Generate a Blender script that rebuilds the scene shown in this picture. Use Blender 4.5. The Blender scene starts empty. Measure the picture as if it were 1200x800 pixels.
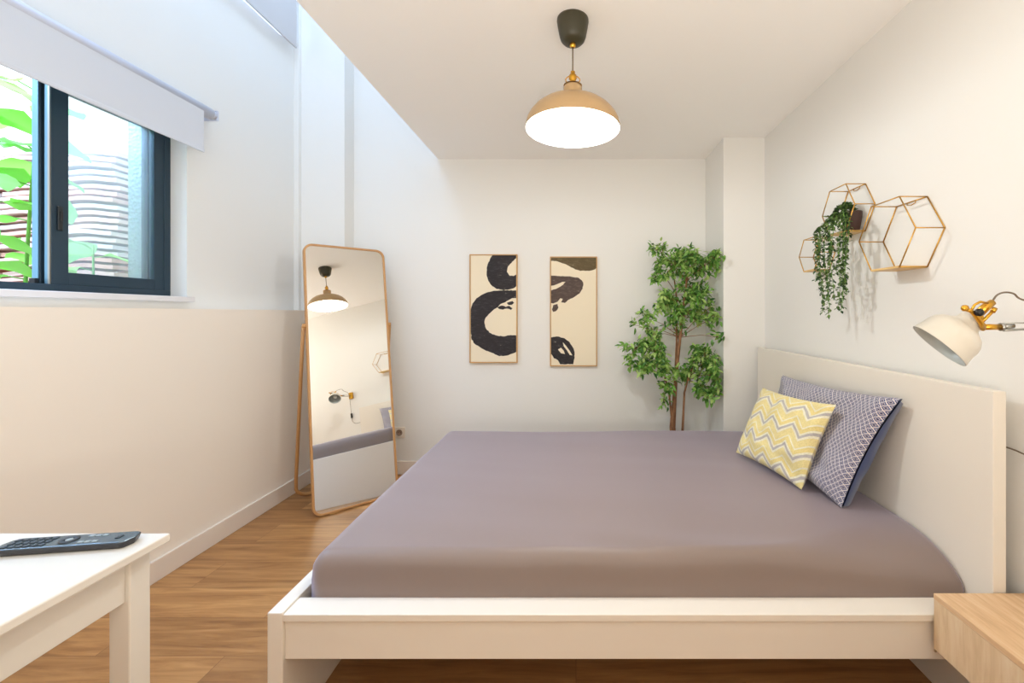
import bpy, bmesh, math, random
from mathutils import Vector, Matrix, noise
from mathutils.geometry import tessellate_polygon
random.seed(7)
PI = math.pi
D = bpy.data
C = bpy.context.scene.collection
S = bpy.context.scene

# ---------------------------------------------------------------- materials
def lin(c):
    return tuple(((x/255)/12.92 if x/255 <= .04045 else ((x/255+.055)/1.055)**2.4) for x in c) + (1,)

def mat(name, rgb, rough=.5, metal=0, spec=.5, sheen=0, emit=None, estr=0, bump=0, bscale=200, trans=0, sss=0):
    m = D.materials.new(name); m.use_nodes = True
    nt = m.node_tree; b = nt.nodes['Principled BSDF']
    b.inputs['Base Color'].default_value = lin(rgb)
    b.inputs['Roughness'].default_value = rough
    b.inputs['Metallic'].default_value = metal
    b.inputs['Specular IOR Level'].default_value = spec
    b.inputs['Sheen Weight'].default_value = sheen
    b.inputs['Transmission Weight'].default_value = trans
    if emit:
        b.inputs['Emission Color'].default_value = lin(emit)
        b.inputs['Emission Strength'].default_value = estr
    if bump:
        n = nt.nodes.new('ShaderNodeTexNoise'); n.inputs['Scale'].default_value = bscale; n.inputs['Detail'].default_value = 3
        tc = nt.nodes.new('ShaderNodeTexCoord'); nt.links.new(tc.outputs['Object'], n.inputs['Vector'])
        bp = nt.nodes.new('ShaderNodeBump'); bp.inputs['Strength'].default_value = bump; bp.inputs['Distance'].default_value = .002
        nt.links.new(n.outputs['Fac'], bp.inputs['Height']); nt.links.new(bp.outputs['Normal'], b.inputs['Normal'])
    return m

def N(m, t, **kw):
    n = m.node_tree.nodes.new(t)
    for k, v in kw.items(): setattr(n, k, v)
    return n
def L(m, a, b): m.node_tree.links.new(a, b)
def BS(m): return m.node_tree.nodes['Principled BSDF']
def ramp(m, stops, interp='LINEAR'):
    r = N(m, 'ShaderNodeValToRGB'); cr = r.color_ramp; cr.interpolation = interp
    while len(cr.elements) < len(stops): cr.elements.new(.5)
    for e, (p, c) in zip(cr.elements, stops): e.position = p; e.color = lin(c)
    return r
def math_n(m, op, a, b=None):
    n = N(m, 'ShaderNodeMath', operation=op)
    for i, v in enumerate((a, b)):
        if v is None: continue
        if isinstance(v, (int, float)): n.inputs[i].default_value = v
        else: L(m, v, n.inputs[i])
    return n.outputs[0]

WALL = mat('wall_paint', (236, 234, 230), .85, spec=.2, bump=.12, bscale=90)
WALLW = mat('warm_wall_paint', (248, 239, 228), .85, spec=.2, bump=.12, bscale=90)
CEIL = mat('ceiling_paint', (253, 251, 250), .9, spec=.2)
BASE = mat('baseboard_paint', (238, 228, 218), .45)
BEDW = mat('bed_white_foil', (236, 228, 216), .38, bump=.03, bscale=300)
TABW = mat('table_white_lacquer', (228, 223, 214), .32)
METD = mat('window_blue_grey_metal', (42, 62, 76), .42, metal=.25)
METDL = mat('window_track_metal', (120, 165, 190), .35, metal=.4)
RUBB = mat('black_rubber', (18, 20, 24), .5)
BRASS = mat('brass', (212, 160, 62), .28, metal=1)
GOLD = mat('gold_wire', (206, 160, 80), .34, metal=.85)
STEEL = mat('steel', (170, 170, 165), .3, metal=1)
BLIND = mat('blind_fabric', (214, 216, 222), .9, bump=.1, bscale=500)
BLIND2 = mat('blue_grey_blind_fabric', (200, 196, 196), .9)
TUBEW = mat('blind_tube_metal', (205, 208, 222), .35)
SHADE = mat('cream_enamel', (210, 203, 190), .3)
PSHADE = mat('pendant_tan_enamel', (186, 154, 112), .35)
PIN = mat('pendant_white_inner_enamel', (250, 246, 236), .4)
LIN = mat('lamp_inner_grey_enamel', (190, 196, 194), .35)
ROSE = mat('dark_olive_plastic', (58, 54, 36), .45)
CORD = mat('grey_cord', (120, 105, 88), .6)
BLACK = mat('black_plastic', (22, 20, 22), .4)
MFRAME = mat('mirror_wood', (196, 146, 92), .45, bump=.1, bscale=60)
MIRR = mat('mirror_silver', (247, 246, 242), .0, metal=1)
PFRAME = mat('oak_picture_frame', (196, 152, 92), .45)
CANVAS = mat('canvas_cream', (240, 226, 200), .8, bump=.1, bscale=600)
SOCK = mat('socket_white_plastic', (236, 226, 214), .35)
SOCKD = mat('socket_recess', (150, 128, 112), .5)
POT = mat('dark_brown_pot', (70, 48, 42), .7, bump=.4, bscale=120)
POTF = mat('black_nursery_pot', (40, 38, 36), .6)
SOIL = mat('soil', (56, 40, 30), .95, bump=1, bscale=150)
SILL = mat('marble_sill', (222, 216, 214), .5)
REM = mat('remote_dark_body', (44, 44, 48), .35)
REMT = mat('remote_blue_grey_face', (92, 108, 118), .22, metal=.4)
BTN = mat('remote_button', (44, 50, 56), .5)
BTNL = mat('remote_light_button', (160, 172, 178), .4)
NAVY = mat('navy_cotton', (52, 72, 122), .85, sheen=.3)
HOLE = mat('screw_cap', (190, 165, 130), .5)
BULB = mat('glowing_bulb', (255, 240, 215), .4, emit=(255, 236, 206), estr=10)
LATCH = mat('latch_black', (20, 26, 30), .4)
STEM = mat('plant_stem_green', (120, 170, 70), .6)
GROUND = mat('exterior_ground', (150, 146, 136), .9, bump=1, bscale=20)

def stucco():
    m = mat('blue_white_stucco', (176, 188, 192), .9)
    n = N(m, 'ShaderNodeTexVoronoi'); n.inputs['Scale'].default_value = 60
    tc = N(m, 'ShaderNodeTexCoord'); L(m, tc.outputs['Object'], n.inputs['Vector'])
    bp = N(m, 'ShaderNodeBump'); bp.inputs['Strength'].default_value = .8; bp.inputs['Distance'].default_value = .006
    L(m, n.outputs['Distance'], bp.inputs['Height']); L(m, bp.outputs['Normal'], BS(m).inputs['Normal'])
    return m
STUC = stucco()

def glass():
    m = D.materials.new('window_glass'); m.use_nodes = True; nt = m.node_tree; nt.nodes.clear()
    o = nt.nodes.new('ShaderNodeOutputMaterial'); mx = nt.nodes.new('ShaderNodeMixShader')
    t = nt.nodes.new('ShaderNodeBsdfTransparent'); t.inputs[0].default_value = (.97, .98, .98, 1)
    g = nt.nodes.new('ShaderNodeBsdfGlossy'); g.inputs['Roughness'].default_value = .02
    d = nt.nodes.new('ShaderNodeBsdfTranslucent'); d.inputs[0].default_value = (.9, .95, 1, 1)
    mx2 = nt.nodes.new('ShaderNodeMixShader'); mx2.inputs[0].default_value = .07
    mx.inputs[0].default_value = .05
    nt.links.new(t.outputs[0], mx2.inputs[1]); nt.links.new(d.outputs[0], mx2.inputs[2])
    nt.links.new(mx2.outputs[0], mx.inputs[1]); nt.links.new(g.outputs[0], mx.inputs[2]); nt.links.new(mx.outputs[0], o.inputs[0])
    return m
GLASS = glass()

def wood(name, c1, c2, c3, scale, rough=.45):
    """grain; scale = (x,y,z) stretching of the noise"""
    m = mat(name, c2, rough)
    tc = N(m, 'ShaderNodeTexCoord'); mp = N(m, 'ShaderNodeMapping'); mp.inputs['Scale'].default_value = scale
    L(m, tc.outputs['Object'], mp.inputs['Vector'])
    n = N(m, 'ShaderNodeTexNoise'); n.inputs['Scale'].default_value = 1; n.inputs['Detail'].default_value = 6; n.inputs['Roughness'].default_value = .6
    n.inputs['Distortion'].default_value = .4
    L(m, mp.outputs[0], n.inputs['Vector'])
    r = ramp(m, [(.3, c1), (.5, c2), (.7, c3)]); L(m, n.outputs['Fac'], r.inputs[0]); L(m, r.outputs[0], BS(m).inputs['Base Color'])
    return m
OAKT = wood('light_oak_top', (204, 164, 122), (222, 184, 142), (232, 202, 166), (60, 6, 60))
OAKS = wood('light_oak_side', (212, 182, 142), (226, 198, 160), (234, 212, 180), (50, 50, 6))
SHELFW = wood('shelf_pine', (206, 160, 96), (222, 182, 118), (232, 198, 140), (40, 6, 40))
TRUNK = wood('plant_trunk_bark', (96, 62, 40), (136, 94, 64), (168, 124, 88), (90, 90, 14), .8)

def floor_mat():
    m = mat('oak_laminate_planks', (180, 125, 75), .36, spec=.45)
    tc = N(m, 'ShaderNodeTexCoord')
    br = N(m, 'ShaderNodeTexBrick'); br.offset = .37; br.inputs['Scale'].default_value = 1
    br.inputs['Brick Width'].default_value = 1.25; br.inputs['Row Height'].default_value = .19
    br.inputs['Mortar Size'].default_value = .0012; br.inputs['Mortar Smooth'].default_value = .1
    br.inputs['Color1'].default_value = (0, 0, 0, 1); br.inputs['Color2'].default_value = (1, 1, 1, 1); br.inputs['Mortar'].default_value = (.5, .5, .5, 1)
    L(m, tc.outputs['Object'], br.inputs['Vector'])
    # grain, shifted from plank to plank
    mul = N(m, 'ShaderNodeVectorMath', operation='SCALE'); L(m, br.outputs['Color'], mul.inputs[0]); mul.inputs['Scale'].default_value = 7
    add = N(m, 'ShaderNodeVectorMath', operation='ADD'); L(m, tc.outputs['Object'], add.inputs[0]); L(m, mul.outputs[0], add.inputs[1])
    mp = N(m, 'ShaderNodeMapping'); mp.inputs['Scale'].default_value = (2.2, 26, 1); L(m, add.outputs[0], mp.inputs['Vector'])
    n = N(m, 'ShaderNodeTexNoise'); n.inputs['Scale'].default_value = 1; n.inputs['Detail'].default_value = 7; n.inputs['Roughness'].default_value = .62; n.inputs['Distortion'].default_value = .6
    L(m, mp.outputs[0], n.inputs['Vector'])
    r = ramp(m, [(.28, (148, 100, 58)), (.45, (182, 132, 80)), (.6, (204, 154, 98)), (.78, (220, 174, 120))]); L(m, n.outputs['Fac'], r.inputs[0])
    tint = N(m, 'ShaderNodeMix', data_type='RGBA', blend_type='MULTIPLY'); tint.inputs[0].default_value = 1
    rt = ramp(m, [(0, (214, 208, 204)), (1, (255, 255, 255))]); L(m, br.outputs['Color'], rt.inputs[0])
    L(m, r.outputs[0], tint.inputs[6]); L(m, rt.outputs[0], tint.inputs[7])
    mm = N(m, 'ShaderNodeMix', data_type='RGBA'); L(m, br.outputs['Fac'], mm.inputs[0]); L(m, tint.outputs[2], mm.inputs[6]); mm.inputs[7].default_value = lin((134, 92, 56))
    L(m, mm.outputs[2], BS(m).inputs['Base Color'])
    bp = N(m, 'ShaderNodeBump'); bp.inputs['Strength'].default_value = .15; bp.inputs['Distance'].default_value = .002
    L(m, n.outputs['Fac'], bp.inputs['Height']); L(m, bp.outputs['Normal'], BS(m).inputs['Normal'])
    return m
FLOOR = floor_mat()

def sheet_mat():
    m = mat('mauve_grey_sheet', (133, 115, 104), .48, spec=.5, sheen=1)
    BS(m).inputs['Sheen Tint'].default_value = lin((186, 184, 214)); BS(m).inputs['Sheen Roughness'].default_value = .5
    tc = N(m, 'ShaderNodeTexCoord')
    n = N(m, 'ShaderNodeTexNoise'); n.inputs['Scale'].default_value = 900; L(m, tc.outputs['Object'], n.inputs['Vector'])
    bp = N(m, 'ShaderNodeBump'); bp.inputs['Strength'].default_value = .08; bp.inputs['Distance'].default_value = .001
    L(m, n.outputs['Fac'], bp.inputs['Height']); L(m, bp.outputs['Normal'], BS(m).inputs['Normal'])
    return m
SHEET = sheet_mat()

def chevron():
    m = mat('yellow_chevron_cotton', (235, 215, 120), .85, sheen=.2)
    uv = N(m, 'ShaderNodeUVMap'); sp = N(m, 'ShaderNodeSeparateXYZ'); L(m, uv.outputs[0], sp.inputs[0])
    t = math_n(m, 'PINGPONG', math_n(m, 'MULTIPLY', sp.outputs[0], 8.0), 1.0)
    v = math_n(m, 'ADD', math_n(m, 'MULTIPLY', sp.outputs[1], 4.0), math_n(m, 'MULTIPLY', t, .5))
    f = math_n(m, 'FRACT', v)
    r = ramp(m, [(0, (238, 222, 158)), (.34, (240, 234, 210)), (.46, (190, 184, 182)), (.60, (240, 234, 210)), (.70, (236, 217, 146)), (.92, (240, 234, 210))], 'CONSTANT')
    L(m, f, r.inputs[0]); 
    tc = N(m, 'ShaderNodeTexCoord'); n = N(m, 'ShaderNodeTexNoise'); n.inputs['Scale'].default_value = 260; L(m, tc.outputs['Object'], n.inputs['Vector'])
    mx = N(m, 'ShaderNodeMix', data_type='RGBA', blend_type='MULTIPLY'); mx.inputs[0].default_value = .35
    L(m, r.outputs[0], mx.inputs[6]); r2 = ramp(m, [(.35, (190, 190, 180)), (.6, (255, 255, 255))]); L(m, n.outputs['Fac'], r2.inputs[0]); L(m, r2.outputs[0], mx.inputs[7])
    L(m, mx.outputs[2], BS(m).inputs['Base Color'])
    bp = N(m, 'ShaderNodeBump'); bp.inputs['Strength'].default_value = .3; bp.inputs['Distance'].default_value = .002
    L(m, n.outputs['Fac'], bp.inputs['Height']); L(m, bp.outputs['Normal'], BS(m).inputs['Normal'])
    return m
CHEV = chevron()

def lattice():
    m = mat('blue_lattice_cotton', (120, 125, 150), .85, sheen=.2)
    uv = N(m, 'ShaderNodeUVMap'); sp = N(m, 'ShaderNodeSeparateXYZ'); L(m, uv.outputs[0], sp.inputs[0])
    U = math_n(m, 'MULTIPLY', sp.outputs[0], 34.0); V = math_n(m, 'MULTIPLY', sp.outputs[1], 19.0)
    a = math_n(m, 'PINGPONG', math_n(m, 'ADD', U, V), .5); b = math_n(m, 'PINGPONG', math_n(m, 'SUBTRACT', U, V), .5)
    mn = math_n(m, 'MINIMUM', a, b); mxx = math_n(m, 'MAXIMUM', a, b)
    r1 = ramp(m, [(0, (214, 206, 204)), (.09, (58, 74, 124)), (.25, (206, 194, 190)), (.33, (64, 76, 124))], 'CONSTANT'); L(m, mn, r1.inputs[0])
    dot = math_n(m, 'GREATER_THAN', mn, .38)
    mx = N(m, 'ShaderNodeMix', data_type='RGBA'); L(m, dot, mx.inputs[0]); L(m, r1.outputs[0], mx.inputs[6]); mx.inputs[7].default_value = lin((44, 46, 84))
    L(m, mx.outputs[2], BS(m).inputs['Base Color'])
    return m
LATT = lattice()

def leaf_mat(name, a, b, c):
    m = mat(name, b, .45, spec=.5)
    g = N(m, 'ShaderNodeNewGeometry'); r = ramp(m, [(0, a), (.5, b), (1, c)]); L(m, g.outputs['Random Per Island'], r.inputs[0])
    L(m, r.outputs[0], BS(m).inputs['Base Color'])
    nt = m.node_tree; out = nt.nodes['Material Output']
    tr = N(m, 'ShaderNodeBsdfTranslucent'); L(m, r.outputs[0], tr.inputs[0])
    mx = N(m, 'ShaderNodeMixShader'); mx.inputs[0].default_value = .3
    L(m, BS(m).outputs[0], mx.inputs[1]); L(m, tr.outputs[0], mx.inputs[2]); L(m, mx.outputs[0], out.inputs[0])
    return m
LEAF = leaf_mat('fig_leaf', (52, 98, 44), (118, 172, 70), (198, 224, 136))
LEAFT = leaf_mat('trailing_leaf', (40, 66, 40), (74, 106, 58), (132, 156, 92))
LEAFO = leaf_mat('garden_leaf', (130, 205, 70), (172, 232, 100), (170, 225, 160))

def ink(name, c):
    m = mat(name, c, .7)
    tc = N(m, 'ShaderNodeTexCoord'); mp = N(m, 'ShaderNodeMapping'); mp.inputs['Scale'].default_value = (30, 30, 90); mp.inputs['Rotation'].default_value = (0, .5, 0)
    L(m, tc.outputs['Object'], mp.inputs[0]); n = N(m, 'ShaderNodeTexNoise'); n.inputs['Scale'].default_value = 1; n.inputs['Detail'].default_value = 5; n.inputs['Roughness'].default_value = .7
    L(m, mp.outputs[0], n.inputs['Vector'])
    r = ramp(m, [(.0, c), (.5, tuple(min(255, x+14) for x in c)), (.68, tuple(min(255, x+38) for x in c)), (.76, (232, 216, 188))]); L(m, n.outputs['Fac'], r.inputs[0]); L(m, r.outputs[0], BS(m).inputs['Base Color'])
    return m
INKB = ink('black_ink', (20, 14, 18)); INKO = ink('olive_ink', (78, 62, 30)); INKP = ink('brown_ink', (64, 47, 40))

def tile_mat():
    m = mat('terracotta_tile', (196, 140, 120), .85)
    oi = N(m, 'ShaderNodeObjectInfo'); r = ramp(m, [(0, (214, 150, 126)), (.35, (230, 190, 172)), (.7, (226, 214, 204)), (1, (206, 180, 172))])
    L(m, oi.outputs['Random'], r.inputs[0]); L(m, r.outputs[0], BS(m).inputs['Base Color'])
    return m
TILE = tile_mat()

# ---------------------------------------------------------------- mesh helpers
class MB:
    def __init__(s): s.v = []; s.f = []; s.sm = []; s.uv = None
    def add(s, vs, fs, smooth=False):
        o = len(s.v); s.v += [tuple(v) for v in vs]
        for f in fs: s.f.append([i+o for i in f]); s.sm.append(smooth)
    def box(s, x0, x1, y0, y1, z0, z1, M=None):
        vs = [Vector((x, y, z)) for z in (z0, z1) for y in (y0, y1) for x in (x0, x1)]
        if M: vs = [M @ v for v in vs]
        s.add(vs, [(0, 2, 3, 1), (4, 5, 7, 6), (0, 1, 5, 4), (2, 6, 7, 3), (0, 4, 6, 2), (1, 3, 7, 5)])
    def tube(s, pts, r, n=10, closed=False, caps=True):
        pts = [Vector(p) for p in pts]; m = len(pts)
        rr = r if isinstance(r, (list, tuple)) else [r]*m
        vs = []; prev = None
        for i, p in enumerate(pts):
            if closed: t = (pts[(i+1) % m]-pts[i-1])
            else: t = pts[min(i+1, m-1)]-pts[max(i-1, 0)]
            t.normalize()
            if prev is None:
                u = t.cross(Vector((0, 0, 1)))
                if u.length < .2: u = t.cross(Vector((0, 1, 0)))
            else: u = prev - t*prev.dot(t)
            u.normalize(); prev = u; w = t.cross(u)
            for k in range(n):
                a = 2*PI*k/n; vs.append(p+(u*math.cos(a)+w*math.sin(a))*rr[i])
        fs = []
        for i in range(m if closed else m-1):
            j = (i+1) % m
            for k in range(n):
                l = (k+1) % n; fs.append((i*n+k, i*n+l, j*n+l, j*n+k))
        if caps and not closed:
            fs.append(tuple(range(n-1, -1, -1))); fs.append(tuple((m-1)*n+k for k in range(n)))
        s.add(vs, fs, True)
    def lathe(s, prof, M=None, n=48, cap0=False, cap1=False):
        vs = []
        for (r, z) in prof:
            for k in range(n):
                a = 2*PI*k/n; v = Vector((r*math.cos(a), r*math.sin(a), z)); vs.append(M @ v if M else v)
        fs = []
        for i in range(len(prof)-1):
            for k in range(n):
                l = (k+1) % n; fs.append((i*n+k, i*n+l, (i+1)*n+l, (i+1)*n+k))
        if cap0: fs.append(tuple(range(n-1, -1, -1)))
        if cap1: fs.append(tuple((len(prof)-1)*n+k for k in range(n)))
        s.add(vs, fs, True)
    def build(s, name, m, parent=None, bevel=0, flat=False, solid=0, segs=2):
        me = D.meshes.new(name); me.from_pydata(s.v, [], s.f); me.update()
        bm = bmesh.new(); bm.from_mesh(me); bmesh.ops.recalc_face_normals(bm, faces=bm.faces)
        if s.uv is not None:
            pass
        bm.to_mesh(me); bm.free()
        for p, q in zip(me.polygons, s.sm): p.use_smooth = q and not flat
        me.materials.append(m)
        if s.uv is not None:
            ul = me.uv_layers.new(name='UVMap')
            for lp in me.loops: ul.data[lp.index].uv = s.uv[lp.vertex_index]
        o = D.objects.new(name, me); C.objects.link(o)
        if parent: o.parent = parent; o.matrix_parent_inverse = Matrix.Translation(parent.location).inverted() if parent.rotation_euler[:] == (0, 0, 0) else parent.matrix_basis.inverted()
        if solid:
            md = o.modifiers.new('thick', 'SOLIDIFY'); md.thickness = solid; md.offset = 0
        if bevel:
            md = o.modifiers.new('bevel', 'BEVEL'); md.width = bevel; md.segments = segs; md.limit_method = 'ANGLE'; md.harden_normals = False
        return o

def tag(o, label, cat, group=None):
    o['label'] = label; o['category'] = cat
    if group: o['group'] = group
    return o
def thing(name, label, cat, loc, group=None):
    o = D.objects.new(name, None); C.objects.link(o); o.location = loc; o.empty_display_size = .1
    return tag(o, label, cat, group)
def bx(name, m, x0, x1, y0, y1, z0, z1, parent=None, bevel=0):
    b = MB(); b.box(x0, x1, y0, y1, z0, z1); return b.build(name, m, parent, bevel)
def struct(name, m, boxes, parent=None, bevel=0):
    b = MB()
    for q in boxes: b.box(*q)
    o = b.build(name, m, parent, bevel)
    if not parent: o['kind'] = 'structure'
    return o

# ---------------------------------------------------------------- setting
YB = 3.245; XR = 1.26; XL = -1.92; XU = -2.04; ZC = 2.394; XE = -1.05; ZT = 3.62; YF = -1.6
struct('floor', FLOOR, [(-2.3, 1.5, YF-.2, YB+.2, -.1, 0)])
struct('wall_right', WALL, [(XR, XR+.2, YF-.2, YB+.2, 0, ZT+.1)])
struct('wall_back', WALL, [(-2.3, XR, YB, YB+.2, 0, ZT+.1)])
struct('wall_front', WALL, [(-2.3, XR, YF-.2, YF, 0, ZT+.1)])
struct('wall_left_lower', WALLW, [(-2.3, XL, YF, YB, 0, 1.242)])
WY0, WY1, WZ0, WZ1 = 1.18, 2.237, 1.306, 2.24        # window opening
struct('wall_left_upper', WALL, [(-2.3, XU, YF, WY0, 1.242, ZT+.1), (-2.3, XU, WY1, YB, 1.242, 3.14), (-2.3, XU, WY0, WY1, 1.242, 1.279),
                                 (-2.3, XU, WY0, WY1, WZ1, 3.14), (-2.3, XU, WY0, YB, 3.5, ZT+.1), (-2.3, XU, 2.95, YB, 3.14, 3.5)])
struct('column_left', WALL, [(XU, -1.69, 3.115, YB, 0, ZT)])
struct('column_right', WALL, [(.985, XR, 2.85, YB, 0, ZC)])
struct('trim_corner', WALL, [(XU, XU+.035, 3.085, 3.115, 1.242, ZT)])
struct('ceiling', CEIL, [(XE, XR, YF, YB, ZC, ZC+.2)])
struct('ceiling_upper', CEIL, [(XE-.15, XR, YF, YB, ZT, ZT+.1), (XU, -1.95, YF, YB, ZT, ZT+.1), (-1.95, XE-.15, YF, -.9, ZT, ZT+.1), (-1.95, XE-.15, 3.1, YB, ZT, ZT+.1)])
struct('wall_bulkhead', WALL, [(XE, XE+.12, YF, YB, ZC+.2, ZT)])
struct('window_2', GLASS, [(-1.95, XE-.15, -.9, 3.1, ZT+.04, ZT+.05)])
struct('window_3', GLASS, [(-2.2, -2.19, WY0, 2.95, 3.14, 3.5)])
H = .1
struct('baseboard_left', BASE, [(XL, XL+.015, YF, YB, 0, H)], bevel=.003)
struct('baseboard_back', BASE, [(XL+.015, .985, YB-.015, YB, 0, H)], bevel=.003)
struct('baseboard_right', BASE, [(XR-.015, XR, YF, 2.85, 0, H)], bevel=.003)

# window with sliding sashes, slid to the far side
XW = -2.125
win = D.objects.new('window_1', None); C.objects.link(win); win.location = (XW-.04, WY0, WZ0); win['kind'] = 'structure'
b = MB()
b.box(XW-.075, XW, WY0, WY1, WZ0, WZ0+.033); b.box(XW-.075, XW, WY0, WY1, WZ1-.033, WZ1)
b.box(XW-.075, XW, WY1-.034, WY1, WZ0+.033, WZ1-.033); b.box(XW-.075, XW, WY0, WY0+.034, WZ0+.033, WZ1-.033)
b.build('window_frame', METD, win, .002)
def sash(x0, x1, y0, y1, name):
    z0, z1 = WZ0+.033, WZ1-.033
    b = MB(); b.box(x0, x1, y0, y0+.06, z0, z1); b.box(x0, x1, y1-.05, y1, z0, z1)
    b.box(x0, x1, y0+.06, y1-.05, z0, z0+.052); b.box(x0, x1, y0+.06, y1-.05, z1-.05, z1)
    s = b.build(name, METD, win, .002)
    bx('pane', GLASS, (x0+x1)/2-.003, (x0+x1)/2+.003, y0+.058, y1-.048, z0+.05, z1-.048, s)
    return s
s1 = sash(XW-.03, XW-.003, 1.73, WY1-.034, 'window_sash')
s2 = sash(XW-.068, XW-.036, 1.72, WY1-.036, 'window_sash')
bx('track_strip', METDL, XW-.064, XW-.040, 1.7165, 1.7195, WZ0+.033, WZ1-.033, s2)
bx('track_strip', METDL, XW-.026, XW-.014, 1.7265, 1.7295, WZ0+.033, WZ1-.033, s1)
bx('track_strip', STEEL, XW-.012, XW-.0045, 1.725, 1.7295, WZ0+.033, WZ1-.033, s1)
bx('latch', LATCH, XW-.004, XW+.004, 1.748, 1.766, 1.56, 1.66, s1, .003)
bx('latch_pull', BLACK, XW+.004, XW+.009, 1.753, 1.762, 1.60, 1.64, s1, .002)
bx('stop_block', RUBB, XW-.06, XW-.035, 1.703, 1.7165, WZ0+.033, WZ0+.055, win, .002)
struct('trim_sill', SILL, [(XW-.0, XU+.035, WY0-.03, WY1+.012, 1.279, 1.306)], bevel=.004)
struct('wall_exterior_return', STUC, [(-2.335, -2.3, WY1-.012, WY1+.4, .95, 3.04), (-2.3, -2.202, WY1-.012, WY1-.001, 1.281, 2.24)])

# roller blind on the big window
bl = thing('roller_blind', 'pale grey roller blind half rolled above the blue-framed window', 'blind', (-1.97, 1.6, 2.29))
b = MB(); b.tube([(-1.975, .9, 2.295), (-1.975, 2.30, 2.295)], .030, 24); b.build('roller_tube', TUBEW, bl)
b = MB(); b.tube([(-1.975, 2.30, 2.295), (-1.975, 2.325, 2.295)], .022, 20); b.build('end_cap', TUBEW, bl)
bx('bracket', TUBEW, XU, -1.955, 2.325, 2.337, 2.27, 2.325, bl, .003)
bx('blind_fabric', BLIND, -1.9495, -1.9485, .9, 2.235, 2.078, 2.30, bl)
b = MB(); b.box(-1.953, -1.945, .9, 2.236, 2.062, 2.080); b.build('hem_bar', BLIND, bl, .002)
# high blind by the clerestory
bl2 = thing('roller_blind', 'blue-grey blind high up on the left wall near the ceiling edge', 'blind', (-1.99, 1.6, 3.5))
bx('blind_fabric', BLIND2, -1.987, -1.984, .5, 3.03, 3.115, 3.56, bl2)
b = MB(); b.box(-1.992, -1.980, .5, 3.031, 3.10, 3.116); b.build('hem_bar', BLIND2, bl2, .002)
b = MB(); b.tube([(-1.992, .5, 3.575), (-1.992, 3.03, 3.575)], .028, 16); b.build('roller_tube', TUBEW, bl2)

# wall socket
so = thing('wall_socket', 'white square wall socket low beside the mirror', 'socket', (-1.338, YB-.006, .317))
M = Matrix.Translation((-1.338, YB-.012, .317)) @ Matrix.Rotation(PI/2, 4, 'X')
b = MB(); b.box(-1.379, -1.297, YB-.012, YB, .276, .358); b.build('plate', SOCK, so, .003)
b = MB(); b.lathe([(.022, 0.0), (.024, .004), (.020, .004), (.019, .0005), (.001, .0005)], M); b.build('recess_ring', SOCKD, so)
for dx in (-.009, .009):
    b = MB(); b.lathe([(.003, .001), (.003, .002), (.0001, .002)], M @ Matrix.Translation((dx, 0, 0)), 12); b.build('pin_hole', BLACK, so)

# ---------------------------------------------------------------- bed
bed = thing('bed', 'white bed frame with tall plain headboard under the mauve mattress', 'bed', (.17, 1.98, 0))
Y0, Y1 = 1.202, 2.762
b = MB(); b.box(1.175, 1.213, Y0, Y1, 0, 1.0); b.build('headboard', BEDW, bed, .0025)
b = MB(); b.box(-.87, -.827, Y0, Y1, 0, .376); b.build('footboard', BEDW, bed, .0025)
for ya, yb, yc, yd in ((Y0, Y0+.075, Y0+.010, Y0+.034), (Y1-.075, Y1, Y1-.034, Y1-.010)):
    r = bx('side_rail', BEDW, -.827, 1.175, yc, yd, .238, .351, bed, .0015)
    bx('rail_cap', BEDW, -.827, 1.175, ya, yb, .351, .371, r, .002)
b = MB(); b.box(-.826, 1.174, 1.93, 2.03, .21, .26); b.build('center_beam', BEDW, bed)
b = MB()
for k in range(16):
    x = -.76+k*.125; b.box(x, x+.07, Y0+.036, Y1-.036, .262, .282)
b.build('slats', BEDW, bed)
for x in (1.02,):
    b = MB(); b.lathe([(.004, 0), (.004, .0015), (.0001, .0015)], Matrix.Translation((x, Y0+.010, .262)) @ Matrix.Rotation(PI/2, 4, 'X'), 12); b.build('screw_cap', HOLE, bed)

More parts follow.
